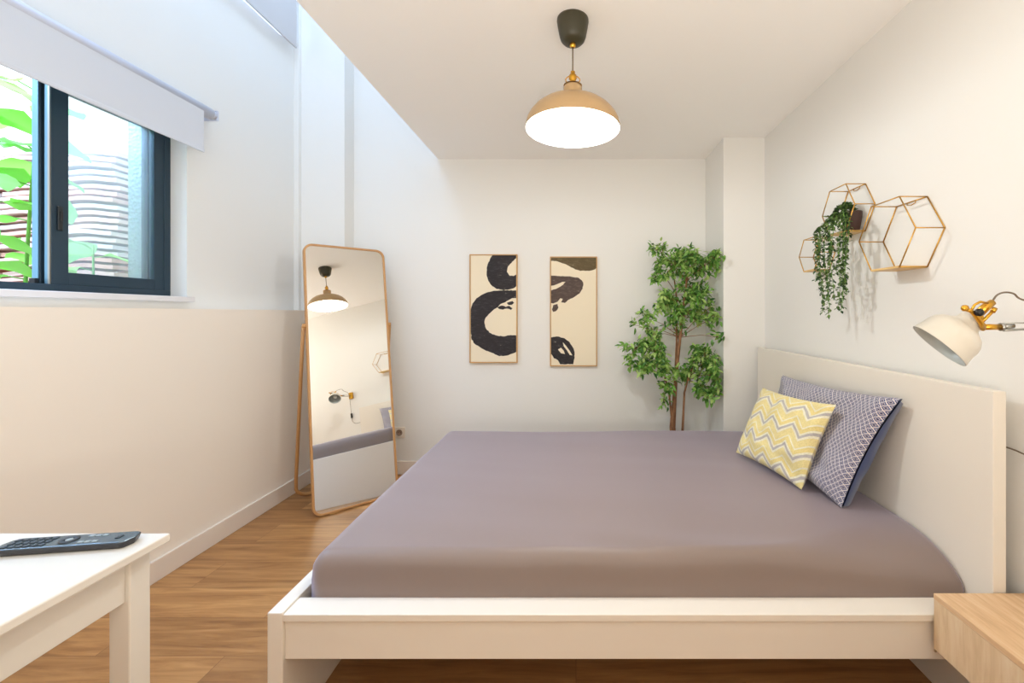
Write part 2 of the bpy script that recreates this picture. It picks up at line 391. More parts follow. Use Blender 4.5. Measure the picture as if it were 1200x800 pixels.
# mattress in fitted sheet
def mattress():
    xa, xb, ya, yb = -.812, 1.171, 1.282, 2.684
    zt, zb = .492, .284
    nx, ny = 150, 110
    mb = MB(); top = {}
    def sm(t): t = max(0, min(1, t)); return t*t*(3-2*t)
    def coords(i, n, a, b2):
        t = i/n; t = t + .0
        e = .5-.5*math.cos(PI*t); t = .55*e+.45*t
        return a+(b2-a)*t
    vs = []
    for j in range(ny+1):
        for i in range(nx+1):
            x = coords(i, nx, xa, xb); y = coords(j, ny, ya, yb)
            # rounded corners in plan
            R = .05
            cx = min(max(x, xa+R), xb-.02); cy = min(max(y, ya+R), yb-R)
            dx, dy = x-cx, y-cy; d = math.hypot(dx, dy)
            if dx and dy:
                k = max(abs(dx), abs(dy))/d; x = cx+dx*k; y = cy+dy*k
            near = y-ya; far = yb-y; foot = x-xa; head = xb-x
            wn = .050+.20*sm((x-.45)/.72)**1.3; hn = .075+.035*sm((x-.5)/.7)
            def dr(dd, w, h):
                q = max(0, min(1, 1-dd/w)); return h*(1-math.sqrt(max(0, 1-q*q*.999)))
            z = zt-dr(near, wn, hn)-dr(far, .055, .06)-dr(foot, .055, .06)-dr(head, .02, .01)
            z -= .004*math.cos((x+.2)*4.2)*sm(near/.3)
            z += .0025*noise.noise(Vector((x*3.1, y*2.2, .3)))+.0015*noise.noise(Vector((x*1.2+y*6, y*3, 3)))
            # long soft pull wrinkles close to the near edge
            wv = math.exp(-((near-.03)/.07)**2)
            z += wv*.004*math.sin(x*9+2.2*noise.noise(Vector((x*1.5, 0, 0)))+y*16)*sm((x+.5)/.8)
            top[(i, j)] = len(vs); vs.append((x, y, z))
    fs = []
    for j in range(ny):
        for i in range(nx):
            fs.append((top[(i, j)], top[(i+1, j)], top[(i+1, j+1)], top[(i, j+1)]))
    rim = [(i, 0) for i in range(nx)]+[(nx, j) for j in range(ny)]+[(i, ny) for i in range(nx, 0, -1)]+[(0, j) for j in range(ny, 0, -1)]
    prev = [top[q] for q in rim]; K = 10
    cxm, cym = (xa+xb)/2, (ya+yb)/2
    for k in range(1, K+1):
        t = k/K; ring = []
        for q in rim:
            x, y, z = vs[top[q]]
            bul = .006*math.sin(PI*min(1, t*1.1))
            wr = .0035*noise.noise(Vector((x*5+t*2.5, y*5, t*1.3)))*math.sin(PI*t)
            nxv = -1 if q[0] == 0 else (1 if q[0] == nx else 0); nyv = -1 if q[1] == 0 else (1 if q[1] == ny else 0)
            if nxv == 1: bul = 0; wr = 0
            zz = z+(zb-z)*t
            inn = -.02*max(0, t-.75)/.25
            ring.append(len(vs)); vs.append((x+nxv*(bul*.5+wr+(inn if nxv < 0 else 0)), y+nyv*(bul+wr+inn), zz))
        n = len(rim)
        for a in range(n):
            c = (a+1) % n; fs.append((prev[a], ring[a], ring[c], prev[c]))
        prev = ring
    fs.append(tuple(prev))
    mb.add(vs, fs, True)
    return mb.build('mattress', SHEET)
ma = mattress(); tag(ma, 'thick mattress under a smooth mauve-grey fitted sheet on the white bed', 'mattress')

# ---------------------------------------------------------------- pillows
def pillow(name, label, c00, c10, c11, c01, T, front, back, parts, pinch=.10, wr=.006, seed=0, rim=0):
    """corners: bottom-near... as seen from the camera side; c00 bottom far, c10 bottom near, c11 top near, c01 top far"""
    c = [Vector(q) for q in (c00, c10, c11, c01)]
    cen = sum(c, Vector())/4
    nrm = (c[1]-c[0]).cross(c[3]-c[0]).normalized()
    if nrm.x > 0: nrm = -nrm
    e = thing(name, label, 'cushion', (cen.x, cen.y, min(q.z for q in c)))
    n = 44
    for sgn, m, pn in ((1, front, parts[0]), (-1, back, parts[1])):
        mb = MB(); vs = []; uv = []
        for j in range(n+1):
            for i in range(n+1):
                u, v = i/n, j/n; a, b2 = 2*u-1, 2*v-1
                # edges pulled in between the corners
                pu = a*(1-pinch*(1-b2*b2)*abs(a)**1.5); pv = b2*(1-pinch*(1-a*a)*abs(b2)**1.5)
                U, V = (pu+1)/2, (pv+1)/2
                p = c[0]*(1-U)*(1-V)+c[1]*U*(1-V)+c[2]*U*V+c[3]*(1-U)*V
                h = (max(0, 1-a*a)*max(0, 1-b2*b2))**(.42 if sgn > 0 or not rim else .2)
                w = wr*noise.noise(Vector((a*2.4+seed, b2*2.1, seed*1.7)))*2+wr*.7*noise.noise(Vector((a*6, b2*5+seed, sgn)))
                w += wr*.9*math.sin(9*(a*.8+b2)+3*noise.noise(Vector((a, b2, seed))))*abs(a*b2)**.7
                edge = max(abs(a), abs(b2))
                p = p+nrm*(sgn*(T/2*h+rim*(1 if edge < .999 else .6))+w*(1-edge**6))
                vs.append(p); uv.append((u, v))
        fs = [(j*(n+1)+i, j*(n+1)+i+1, (j+1)*(n+1)+i+1, (j+1)*(n+1)+i) for j in range(n) for i in range(n)]
        mb.add(vs, fs, True); mb.uv = uv
        o = mb.build(pn, m, e)
    return e
pb = pillow('bed_pillow', 'large blue lattice-patterned pillow leaning on the headboard behind the yellow cushion',
       (.975, 2.22, .505), (.992, 1.590, .494), (1.138, 1.490, .922), (1.118, 2.30, .885), .13, LATT, NAVY, ('front_cover', 'navy_back_cover'), .075, .013, 2.1, .006)
pyl = pillow('cushion', 'small yellow cushion with white and grey chevrons at the front of the pillows',
       (.815, 2.175, .512), (.918, 1.735, .502), (1.018, 1.668, .862), (.985, 2.250, .828), .12, CHEV, CHEV, ('front_cover', 'back_cover'), .07, .008, 5.3)

# ---------------------------------------------------------------- standing mirror
mx_, my_, yaw, lean, MW, MH = -1.558, 2.527, .747, .169, .50, 1.692
mir = thing('standing_mirror', 'tall wood-framed standing mirror with rounded corners tilted in the far left corner', 'mirror', (mx_, my_, 0))
uu = Vector((math.cos(yaw), math.sin(yaw), 0)); bb = Vector((-math.sin(yaw), math.cos(yaw), 0)); vv = Vector((0, 0, 1))*math.cos(lean)+bb*math.sin(lean)
nn = uu.cross(vv)   # towards the viewer
P0 = Vector((mx_, my_, 0))
def mp_(a, h, d=0): return P0+uu*a+vv*h+nn*d
def rrect(w, h, r, x0=0, z0=0, seg=8):
    pts = []
    for cx, cy, a0 in ((x0+w-r, z0+r, -PI/2), (x0+w-r, z0+h-r, 0), (x0+r, z0+h-r, PI/2), (x0+r, z0+r, PI)):
        for k in range(seg+1):
            a = a0+PI/2*k/seg; pts.append((cx+r*math.cos(a), cy+r*math.sin(a)))
    return pts
def ring_prism(mb, outer, inner, f0, f1):
    n = len(outer); vs = [f0(*p) for p in outer]+[f0(*p) for p in inner]+[f1(*p) for p in outer]+[f1(*p) for p in inner]
    fs = []
    for i in range(n):
        j = (i+1) % n
        fs += [(i, j, n+j, n+i), (2*n+i, 3*n+i, 3*n+j, 2*n+j), (i, 2*n+i, 2*n+j, j), (n+i, n+j, 3*n+j, 3*n+i)]
    mb.add(vs, fs)
fw = .012
b = MB(); ring_prism(b, rrect(MW, MH, .055, 0, .004), rrect(MW-2*fw, MH-2*fw, .045, fw, fw+.004), lambda a, h: mp_(a, h, .004), lambda a, h: mp_(a, h, -.026))
b.build('mirror_frame', MFRAME, mir, .002)
b = MB(); g = rrect(MW-2*fw+.001, MH-2*fw+.001, .045, fw, fw+.0035)
b.add([mp_(a, h, -.004) for a, h in g], [tuple(range(len(g)))]); b.build('mirror_glass', MIRR, mir)
b = MB(); b.add([mp_(a, h, -.024) for a, h in g], [tuple(range(len(g)))]); b.build('backing_panel', mat('mirror_backing', (190, 170, 140), .8), mir)
# rear hoop stand
PH = 1.16
def rear(side, t):   # from pivot height to floor, swinging back
    top = mp_(-.012 if side < 0 else MW+.012, PH, -.012)
    foot = P0+uu*(-.022 if side < 0 else MW+.022)+bb*.40; foot.z = .014
    return top+(foot-top)*t
path = [rear(-1, t) for t in (0, .3, .6, .9)]
fa, fb = rear(-1, 1), rear(1, 1)
for k in range(1, 7):
    a = PI/2*k/6; q = rear(-1, .94); d1 = (fa-q)
    path.append(q+d1*math.sin(a)+uu*(.075*(1-math.cos(a))))
p2 = [rear(1, t) for t in (0, .3, .6, .9)]
tail = []
for k in range(1, 7):
    a = PI/2*k/6; q = rear(1, .94); d1 = (fb-q); tail.append(q+d1*math.sin(a)-uu*(.075*(1-math.cos(a))))
full = path+list(reversed(tail))+list(reversed(p2))
b = MB(); b.tube(full, .0105, 10); b.build('stand_hoop', MFRAME, mir)
for a in (-.006, MW+.006):
    b = MB(); b.tube([mp_(a-.012, PH, -.012), mp_(a+.012, PH, -.012)], .014, 14); b.build('pivot', MFRAME, mir)
for a in (.09, MW-.13):
    b = MB(); q0 = mp_(a, .002, -.01); b.box(0, .05, -.01, .01, -.006, .008, Matrix.Translation(q0) @ Matrix.Rotation(yaw, 4, 'Z')); b.build('foot_pad', SHELFW, mir)

# ---------------------------------------------------------------- pictures
def picture(label, x0, x1, z0, z1, strokes, zx0, zx1, zy0, zy1):
    e = thing('wall_picture', label, 'picture', ((x0+x1)/2, YB, z0), 'pair of ink brush pictures on the far wall')
    yf = YB-.028
    b = MB(); w = .007
    for q in ((x0, x0+w, z0, z1), (x1-w, x1, z0, z1), (x0+w, x1-w, z0, z0+w), (x0+w, x1-w, z1-w, z1)): b.box(q[0], q[1], yf, YB-.001, q[2], q[3])
    b.build('picture_frame', PFRAME, e)
    cv = bx('canvas', CANVAS, x0+w+.001, x1-w-.001, yf+.004, YB-.004, z0+w+.001, z1-w-.001, e)
    for k, (pts, m) in enumerate(strokes):
        P = []
        for (a, c) in pts:
            x = x0+(a-zx0)/(zx1-zx0)*(x1-x0); z = z1-(c-zy0)/(zy1-zy0)*(z1-z0)
            x = min(max(x, x0+w+.001), x1-w-.001); z = min(max(z, z0+w+.001), z1-w-.001)
            P.append(Vector((x, z, 0)))
        # smooth by one subdivision with jitter
        Q = []
        n = len(P)
        for i in range(n):
            p, q = P[i], P[(i+1) % n]
            Q.append(p)
            L_ = (q-p).length; steps = max(1, int(L_/.012))
            for s in range(1, steps):
                r = p.lerp(q, s/steps); j = .0026
                if p.x < x0+w+.004 and q.x < x0+w+.004 or p.x > x1-w-.004 and q.x > x1-w-.004 or p.y > z1-w-.004 and q.y > z1-w-.004: j = 0
                Q.append(r+Vector((random.uniform(-j, j), random.uniform(-j, j), 0)))
        tri = tessellate_polygon([Q])
        b = MB(); y = yf+.0034-.0002*k; b.add([(q.x, y, q.y) for q in Q], [tuple(t) for t in tri]); b.build('ink_stroke', m, cv)
picture('left picture of the pair with bold black looping brush strokes', -.803, -.443, .846, 1.665, [
    ([(185, 95), (322, 95), (322, 112), (300, 132), (275, 160), (268, 192), (285, 215), (306, 216), (322, 208), (322, 275), (305, 288), (280, 295), (250, 299), (210, 292), (180, 270), (160, 238), (152, 205), (153, 170), (162, 138), (172, 115)], INKB),
    ([(322, 300), (322, 345), (298, 345), (275, 358), (250, 372), (230, 380), (215, 398), (190, 415), (165, 438), (145, 462), (140, 490), (148, 520), (168, 545), (195, 557), (225, 566), (262, 566), (290, 560), (322, 562), (322, 658), (300, 668), (275, 678), (225, 683), (200, 672), (180, 662), (150, 652), (125, 638), (85, 612), (66, 585), (62, 540), (62, 480), (62, 410), (72, 375), (90, 352), (120, 328), (160, 310), (200, 302), (260, 300)], INKB),
    ([(212, 398), (240, 388), (262, 396), (282, 390), (300, 404), (292, 414), (268, 406), (246, 412), (224, 408)], INKB),
    ([(268, 372), (300, 362), (310, 372), (296, 384), (276, 384)], INKB),
    ], 55, 328, 90, 722)
picture('right picture of the pair with olive and brown brush strokes', -.196, .160, .820, 1.648, [
    ([(530, 108), (795, 108), (795, 170), (775, 180), (750, 186), (700, 186), (665, 173), (640, 160), (610, 145), (570, 131), (530, 128)], INKO),
    ([(530, 213), (600, 216), (650, 220), (690, 226), (710, 242), (718, 262), (713, 290), (695, 318), (665, 338), (640, 350), (612, 372), (590, 368), (600, 348), (585, 345), (570, 365), (545, 375), (530, 372), (530, 300), (570, 286), (596, 270), (616, 250), (596, 250), (565, 264), (530, 272)], INKP),
    ([(545, 385), (570, 378), (575, 398), (560, 420), (545, 424), (538, 410)], INKP),
    ([(530, 572), (555, 568), (580, 568), (610, 577), (635, 595), (652, 620), (664, 645), (668, 670), (665, 700), (660, 728), (640, 728), (600, 728), (585, 728), (572, 705), (548, 692), (530, 668)], INKB),
    ], 527, 797, 103, 740)
# pale gaps of the last stroke
cvs = [o for o in D.objects if o.name.startswith('canvas')][-1]
for pts in ([(572, 642), (590, 632), (606, 650), (612, 668), (590, 664)], [(600, 600), (620, 622), (640, 650), (655, 676), (640, 674), (624, 648), (606, 624)]):
    x0, x1, z0, z1 = -.196, .160, .820, 1.648
    Q = [(x0+(a-527)/270*(x1-x0), YB-.0258, z1-(c-103)/637*(z1-z0)) for a, c in pts]
    b = MB(); b.add(Q, [tuple(range(len(Q)))]); b.build('dry_brush_gap', CANVAS, cvs)

# ---------------------------------------------------------------- pendant lamp
px_, py_ = -.013, 1.709
pl = thing('pendant_lamp', 'tan dome pendant lamp glowing white under a dark olive ceiling cup', 'lamp', (px_, py_, ZC))
def T(x, y, z): return Matrix.Translation((x, y, z))
b = MB(); b.lathe([(.063, 0), (.0635, -.008), (.059, -.035), (.053, -.066), (.048, -.080), (.039, -.090), (.02, -.096), (.008, -.097)], T(px_, py_, ZC), cap0=True, cap1=True); b.build('ceiling_cup', ROSE, pl)
b = MB(); b.tube([(px_, py_, ZC-.09), (px_, py_, 2.18)], .0028, 8); b.build('cable', CORD, pl)
z0 = 1.955
b = MB(); b.lathe([(.009, .232), (.009, .222), (.014, .218), (.016, .205), (.012, .198), (.012, .186), (.03, .178), (.037, .176)], T(px_, py_, z0), 32); b.build('brass_fitting', BRASS, pl)
b = MB(); b.lathe([(.006, -.088), (.012, -.094), (.012, -.106), (.006, -.112)], T(px_, py_, ZC), 20); b.build('cord_grip', BRASS, pl)
for s in (-1, 1):
    b = MB(); pts = []
    for k in range(13):
        a = PI*k/12; pts.append((px_+s*(.012+.017*math.sin(a)), py_, z0+.182+.034*(k/12)))
    b.tube(pts, .002, 6); b.build('wire_loop', BRASS, pl)
outer = [(.183, 0), (.1835, .012), (.179, .030), (.168, .052), (.150, .074), (.125, .094), (.095, .108), (.065, .116), (.045, .120), (.038, .126), (.0365, .135), (.0365, .166), (.033, .174), (.012, .178)]
outer = [(q[0]*1.025, q[1]) for q in outer]
b = MB(); b.lathe(outer, T(px_, py_, z0), 72); b.build('lamp_shade', PSHADE, pl)
inner = [(.183, 0), (.1805, .0005), (.1805, .012), (.176, .029), (.165, .050), (.147, .072), (.122, .091), (.093, .105), (.063, .113), (.035, .117), (.0001, .118)]
inner = [(q[0]*1.025, q[1]) for q in inner]
b = MB(); b.lathe(inner, T(px_, py_, z0+.0), 72); b.build('shade_lining', PIN, pl)
b = MB(); b.lathe([(.0001, -.052), (.018, -.049), (.035, -.037), (.046, -.018), (.05, 0), (.046, .02), (.034, .038), (.02, .052), (.014, .062)], T(px_, py_, z0+.050), 32); b.build('bulb', BULB, pl)

# ---------------------------------------------------------------- hexagon shelves
def hexshelf(label, yc, zb, a, xf, mirror_knob=True):
    """a: side length; corners along Y at yc -/+ a; flat bottom at zb"""
    h = a*math.sqrt(3)
    e = thing('hexagon_shelf', label, 'shelf', (XR, yc, zb), 'gold wire hexagon shelves')
    P = [(yc-a, zb+h/2), (yc-a/2, zb+h), (yc+a/2, zb+h), (yc+a, zb+h/2), (yc+a/2, zb), (yc-a/2, zb)]
    xw = XR-.003
    for x in (xw, xf):
        b = MB()
        for i in range(6):
            p, q = P[i], P[(i+1) % 6]; b.tube([(x, p[0], p[1]), (x, q[0], q[1])], .0024, 8)
        b.build('wire_hexagon', GOLD, e)
    for i, p in enumerate(P):
        b = MB(); b.tube([(xf, p[0], p[1]), (xw, p[0], p[1])], .0022, 8); b.build('wire_connector', GOLD, e)
    bx('shelf_board', SHELFW, xf-.004, xw, yc-a/2+.002, yc+a/2-.002, zb-.003, zb+.005, e, .001)
    b = MB(); b.tube([(xw, yc-.02, zb+h), (xw, yc-.02, zb+h-.008), (xw, yc+.0, zb+h-.012), (xw, yc+.02, zb+h-.008), (xw, yc+.02, zb+h)], .0016, 6); b.build('hanging_loop', GOLD, e)
    return e
hexshelf('empty large gold wire hexagon shelf nearest the wall lamp', 1.600, 1.386, .1455, 1.158)
hexshelf('middle-sized gold wire hexagon shelf holding the trailing plant', 1.912, 1.578, .118, 1.172)
hexshelf('smallest gold wire hexagon shelf low behind the hanging leaves', 2.165, 1.435, .095, 1.182)

# ---------------------------------------------------------------- leaves
def leaf(mb, p, d, up, L_, W, curl=.25):
    d = d.normalized(); s = d.cross(up)
    if s.length < .05: s = d.cross(Vector((1, 0, 0)))
    s.normalize(); n = s.cross(d)
    prof = ((0, .0), (.22, .8), (.5, 1.0), (.78, .62), (1, 0))
    vs = []; 
    for t, w in prof:
        c = p+d*(L_*t)-n*(curl*L_*t*t)
        vs += [c+s*(W/2*w)+n*(W*.14*w), c, c-s*(W/2*w)+n*(W*.14*w)]
    fs = []
    for i in range(4):
        k = i*3; fs += [(k, k+3, k+4, k+1), (k+1, k+4, k+5, k+2)]
    mb.add(vs, fs, True)
def rv(s=1): return Vector((random.uniform(-s, s), random.uniform(-s, s), random.uniform(-s, s)))

# ficus in the corner
fx, fy = .70, 3.0
fic = thing('artificial_tree', 'leafy green ficus tree standing in the gap behind the bed', 'plant', (fx, fy, 0))
def PX(x, y, Y): s = 500/Y; return Vector(((x-675)/s, Y, 1.22-(y-367)/s))
b = MB(); b.lathe([(.095, 0), (.10, .01), (.125, .20), (.132, .21), (.132, .225), (.122, .225), (.118, .19), (.001, .19)], T(fx, fy, 0), 36, cap0=True); b.build('plant_pot', POTF, fic)
b = MB(); b.lathe([(.118, .195), (.06, .203), (.001, .205)], T(fx, fy, 0), 24); b.build('soil', SOIL, fic)
trunks = [
    ([(fx+.0, fy, .19), PX(789, 500, 3.0), PX(792, 440, 2.99), PX(797, 395, 2.98), PX(802, 350, 2.97), PX(806, 318, 2.97)], [.017, .016, .013, .011, .008, .004]),
    ([(fx-.02, fy+.01, .19), PX(786, 500, 3.0), PX(791, 450, 3.02), PX(793, 400, 3.02), PX(793, 350, 3.02), PX(788, 310, 3.0)], [.010, .009, .009, .008, .006, .003]),
    ([(fx+.03, fy-.02, .19), PX(800, 502, 2.97), PX(802, 460, 2.97), PX(806, 445, 2.96), PX(812, 430, 2.94)], [.010, .009, .007, .006, .004]),
    ([(fx-.03, fy+.0, .19), PX(788, 498, 3.0), PX(784, 460, 3.0), PX(779, 440, 2.98), PX(768, 425, 2.96)], [.009, .008, .006, .005, .003]),
]
for pts, rr in trunks:
    b = MB(); b.tube(pts, rr, 10); b.build('trunk', TRUNK, fic)
clusters = [ # px x, px y, depth, rx px, ry px, count
    (776, 296, 2.98, 13, 12, 40), (800, 298, 2.96, 22, 10, 60), (790, 312, 2.94, 26, 13, 95), (822, 306, 2.90, 26, 14, 105), (838, 303, 2.84, 11, 11, 34),
    (772, 318, 2.98, 10, 10, 32), (808, 335, 3.0, 22, 12, 45), (785, 346, 2.96, 22, 14, 80), (815, 352, 2.93, 20, 15, 75), (775, 358, 2.97, 12, 12, 34),
    (798, 370, 2.95, 34, 12, 120), (760, 372, 3.0, 14, 8, 26), (840, 372, 2.86, 10, 10, 18), (755, 384, 3.0, 20, 6, 14),
    (745, 408, 2.98, 18, 14, 60), (768, 412, 2.96, 18, 15, 70), (752, 432, 2.96, 20, 13, 66), (776, 428, 2.94, 12, 15, 44), (780, 452, 2.97, 9, 9, 22),
    (815, 412, 2.95, 10, 8, 22), (826, 425, 2.92, 22, 18, 100), (838, 440, 2.85, 13, 22, 90), (822, 456, 2.88, 14, 12, 46), (806, 438, 2.96, 10, 12, 34), (843, 395, 2.86, 4, 10, 10),
    (842, 462, 2.84, 8, 8, 18), (806, 322, 2.96, 24, 9, 26), (790, 386, 2.98, 16, 6, 14), (764, 392, 2.98, 14, 6, 14), (790, 436, 2.95, 12, 8, 20), (832, 360, 2.9, 10, 16, 14), (778, 470, 2.98, 5, 6, 8)]
anch = [(PX(804, 330, 2.97)), PX(797, 395, 2.98), PX(792, 440, 2.99), PX(806, 445, 2.96), PX(779, 440, 2.98), PX(790, 340, 3.01), PX(801, 360, 2.97)]
lf = MB(); tw = MB()
for (cx, cy, Y, rx, ry, n) in clusters:
    c = PX(cx, cy, Y); k = Y/500
    an = min(anch, key=lambda q: (q-c).length+(.15 if q.z > c.z else 0))
    mid = an.lerp(c, .55)+Vector((0, 0, .015)); tw.tube([an, mid, c], [.003, .002, .0014], 6)
    nt_ = max(3, n//8)
    for t in range(nt_):
        while True:
            o = rv(1)
            if o.length < 1: break
        p1 = c+Vector((o.x*rx*k*1.15, o.y*.09, o.z*ry*k*1.2))
        if p1.y > YB-.06: p1.y = YB-.06
        if p1.y > 2.81: p1.x = min(p1.x, .955)
        tw.tube([c, (c+p1)/2+Vector((0, 0, .006)), p1], [.0018, .0014, .001], 5)
        dr_ = (p1-c)
        if dr_.length < .01: dr_ = rv(1)
        dr_.normalize(); dr_ = (dr_*.8+Vector((0, -.3, -.25))).normalized()
        for q in range(int(2.7*n/nt_)):
            pp = p1-dr_*(.05*q/16)+rv(.026)
            d = dr_*.5+rv(.95)+Vector((0, -.1, -.12))
            if pp.y > YB-.055: d.y = -abs(d.y)
            Ln = random.uniform(.034, .054)
            if pp.y > 2.79 and pp.x+d.normalized().x*Ln > .975: d.x = -abs(d.x); pp.x = min(pp.x, .97)
            leaf(lf, pp, d, Vector((0, -.5, 1))+rv(.6), Ln, Ln*.42, .2)
tw.build('branches', TRUNK, fic); lf.build('foliage', LEAF, fic)

# trailing plant on the middle shelf
tp = thing('trailing_plant', 'potted artificial plant trailing long green strands from the wall shelf', 'plant', (1.215, 1.88, 1.583))
b = MB(); b.lathe([(.028, 0), (.036, .055), (.038, .078), (.038, .082), (.034, .082), (.033, .07), (.001, .07)], T(1.218, 1.88, 1.5835), 28, cap0=True); b.build('plant_pot', POT, tp)
lf = MB(); st = MB()
top = Vector((1.216, 1.885, 1.66))
for k in range(230):
    o = rv(1); o.normalize(); 
    if o.z < -.2: o.z = -o.z
    p = top+Vector((o.x*.035-.012, o.y*.045+.02, o.z*.045-.005))
    if p.x > XR-.02: p.x = XR-.02
    d = o+rv(.5)
    if p.x > XR-.04: d.x = -abs(d.x)
    leaf(lf, p, d, Vector((0, 0, 1))+rv(.5), .02, .013, .2)
strands = [  # px x at top, px x at bottom, y end, X plane
    (960, 963, 368, 1.125), (966, 970, 372, 1.12), (955, 958, 330, 1.13), (972, 975, 352, 1.115), (977, 968, 340, 1.12), (985, 981, 362, 1.125), (991, 984, 366, 1.12),
    (995, 990, 335, 1.13), (988, 994, 345, 1.135), (962, 958, 305, 1.13), (970, 980, 320, 1.14), (957, 964, 350, 1.135)]
for (xa_, xb_, ye, X) in strands:
    Ya = 500*X/(xa_-675); Yb_ = 500*X/(xb_-675)
    zc = 1.22-(ye-367)*Yb_/500
    p0 = top+Vector((-.02, .02, .0)); pts = [p0, Vector((X+.03, (p0.y+Ya)/2, 1.655+random.uniform(-.01, .02))), Vector((X, Ya, 1.60))]
    nseg = 10
    for k in range(1, nseg+1):
        t = k/nseg; pts.append(Vector((X+.006*math.sin(5*t+xa_), Ya+(Yb_-Ya)*t+.01*math.sin(7*t+xa_), 1.60+(zc-1.60)*t)))
    st.tube(pts, .0011, 5)
    for i in range(len(pts)-1):
        p, q = pts[i], pts[i+1]; m_ = max(2, int((q-p).length/.0042))
        for s_ in range(m_):
            c = p.lerp(q, s_/m_)+rv(.003); d = Vector((random.uniform(-1, .8), random.uniform(-1, 1), random.uniform(-.9, .3)))
            Ln = random.uniform(.013, .022); leaf(lf, c+rv(.004), d, Vector((0, 0, 1))+rv(.5), Ln, Ln*.66, .2)
st.build('strands', STEM, tp); lf.build('foliage', LEAFT, tp)

# ---------------------------------------------------------------- wall lamp
wc = Vector((.909, 1.07, 1.1385)); ax = Vector((.649, -.282, .707)).normalized()
wl = thing('wall_lamp', 'cream bell-shaped wall lamp with brass joint over the headboard', 'lamp', (XR, 1.07, 1.19))
R_ = ax.to_track_quat('Z', 'Y').to_matrix().to_4x4(); MW_ = Matrix.Translation(wc) @ R_
so_ = [(.0685, 0), (.069, .004), (.0665, .014), (.0645, .030), (.0635, .045), (.060, .060), (.052, .074), (.041, .085), (.033, .093), (.030, .102), (.030, .116), (.027, .121), (.001, .122)]
so_ = [(q[0]*(1 if q[1] < .08 else .9), q[1]*.83) for q in so_]
b = MB(); b.lathe(so_, MW_, 56); b.build('lamp_shade', SHADE, wl)
si_ = [(.0685, 0), (.066, .001), (.0635, .014), (.0615, .030), (.0605, .045), (.057, .058), (.049, .071), (.038, .082), (.028, .090), (.001, .091)]
si_ = [(q[0]*.985, q[1]*.82) for q in si_]
b = MB(); b.lathe(si_, MW_, 56); b.build('shade_lining', LIN, wl)
b = MB(); b.lathe([(.0001, .022), (.014, .026), (.022, .036), (.022, .046), (.014, .06), (.012, .072)], MW_, 24); b.build('bulb', mat('frosted_bulb', (235, 235, 228), .2), wl)
# brass yoke on top of the neck; world points from the photograph's layout
def W(x, y, Y=1.07): return PX(x, y, Y)
nk = MW_ @ Vector((0, 0, .122))
b = MB(); b.lathe([(.016, .0), (.018, .004), (.018, .010), (.012, .013)], MW_ @ Matrix.Translation((0, 0, .099)), 24, cap1=True); b.build('brass_collar', BRASS, wl)
YK = 1.008
b = MB(); b.tube([W(1128, 361, YK), W(1138, 364.5, YK), W(1143, 369, YK), W(1149, 377, YK), W(1152, 386, YK+.01)], [.0042, .0046, .0052, .0056, .005], 12); b.build('tilt_lever', BRASS, wl)
b = MB(); b.lathe([(.005, 0), (.0075, .002), (.0075, .008), (.004, .010)], Matrix.Translation(W(1128.5, 361, YK)) @ Matrix.Rotation(PI/2, 4, 'X'), 14, cap0=True, cap1=True); b.build('lever_knob', BRASS, wl)
b = MB(); b.tube([W(1148, 366, YK+.02), W(1156, 359, YK+.02), W(1163, 354, YK+.02)], [.0105, .0095, .008], 16, caps=True); b.build('brass_socket', BRASS, wl)
b = MB(); b.tube([W(1138, 364, YK), W(1142, 357, YK), W(1149, 353.5, YK), W(1157, 355, YK+.01)], [.0028, .0028, .003, .003], 8); b.build('upper_yoke', BRASS, wl)
b = MB(); b.tube([W(1147, 366, YK-.012), W(1147.5, 366, YK+.004)], [.0085, .0095], 18); b.build('black_knob', BLACK, wl)
b = MB(); b.tube([W(1151, 377, YK), W(1158, 370, YK), W(1164, 364, YK)], [.0038, .0036, .0036], 10); b.tube([W(1163, 365.5, YK), W(1166, 361, YK)], .0052, 12); b.build('wing_arm', BRASS, wl)
b = MB(); b.tube([W(1151.5, 380, YK+.01), W(1153, 383, 1.06)], .005, 10); b.tube([W(1152, 383, 1.07), W(1172, 383, 1.07)], .0075, 16); b.build('brass_joint', BRASS, wl)
b = MB(); b.tube([W(1172, 383, 1.07), W(1175, 383, 1.07)], .010, 16); b.tube([W(1175, 383, 1.07), W(1187, 381.5, 1.07)], .0065, 14); b.build('steel_swivel', STEEL, wl)
ex = XR-.03
b = MB(); b.tube([W(1176, 378.5, 1.07), Vector((ex, 1.07, 1.197))], .0018, 8); b.tube([W(1176, 387, 1.07), W(1186, 386.5, 1.07), Vector((ex, 1.07, 1.186))], .003, 8); b.build('arm', STEEL, wl)
b = MB(); b.box(XR-.03, XR, 1.045, 1.095, 1.15, 1.235); b.build('wall_plate', BRASS, wl, .006)
cpts = [W(1162, 355, YK+.02), W(1168, 346, 1.04), W(1177, 342.5, 1.06), W(1188, 344, 1.06), W(1198, 351, 1.06), Vector((1.19, 1.06, 1.235)), Vector((1.222, 1.058, 1.20)), Vector((1.235, 1.055, 1.12)), Vector((1.244, 1.05, 1.0)), Vector((1.247, 1.05, .90)), Vector((1.247, 1.06, .855)), Vector((1.247, 1.10, .825)), Vector((1.246, 1.18, .828)), Vector((1.243, 1.215, .833)), Vector((1.243, 1.27, .83)), Vector((1.243, 1.32, .80)), Vector((1.243, 1.34, .6))]
def cat(pts, k=5):
    out = []
    for i in range(len(pts)-1):
        p0, p1, p2, p3 = pts[max(i-1, 0)], pts[i], pts[i+1], pts[min(i+2, len(pts)-1)]
        for s in range(k):
            t = s/k; out.append(.5*((2*p1)+(p2-p0)*t+(2*p0-5*p1+4*p2-p3)*t*t+(3*p1-p0-3*p2+p3)*t**3))
    out.append(pts[-1]); return out
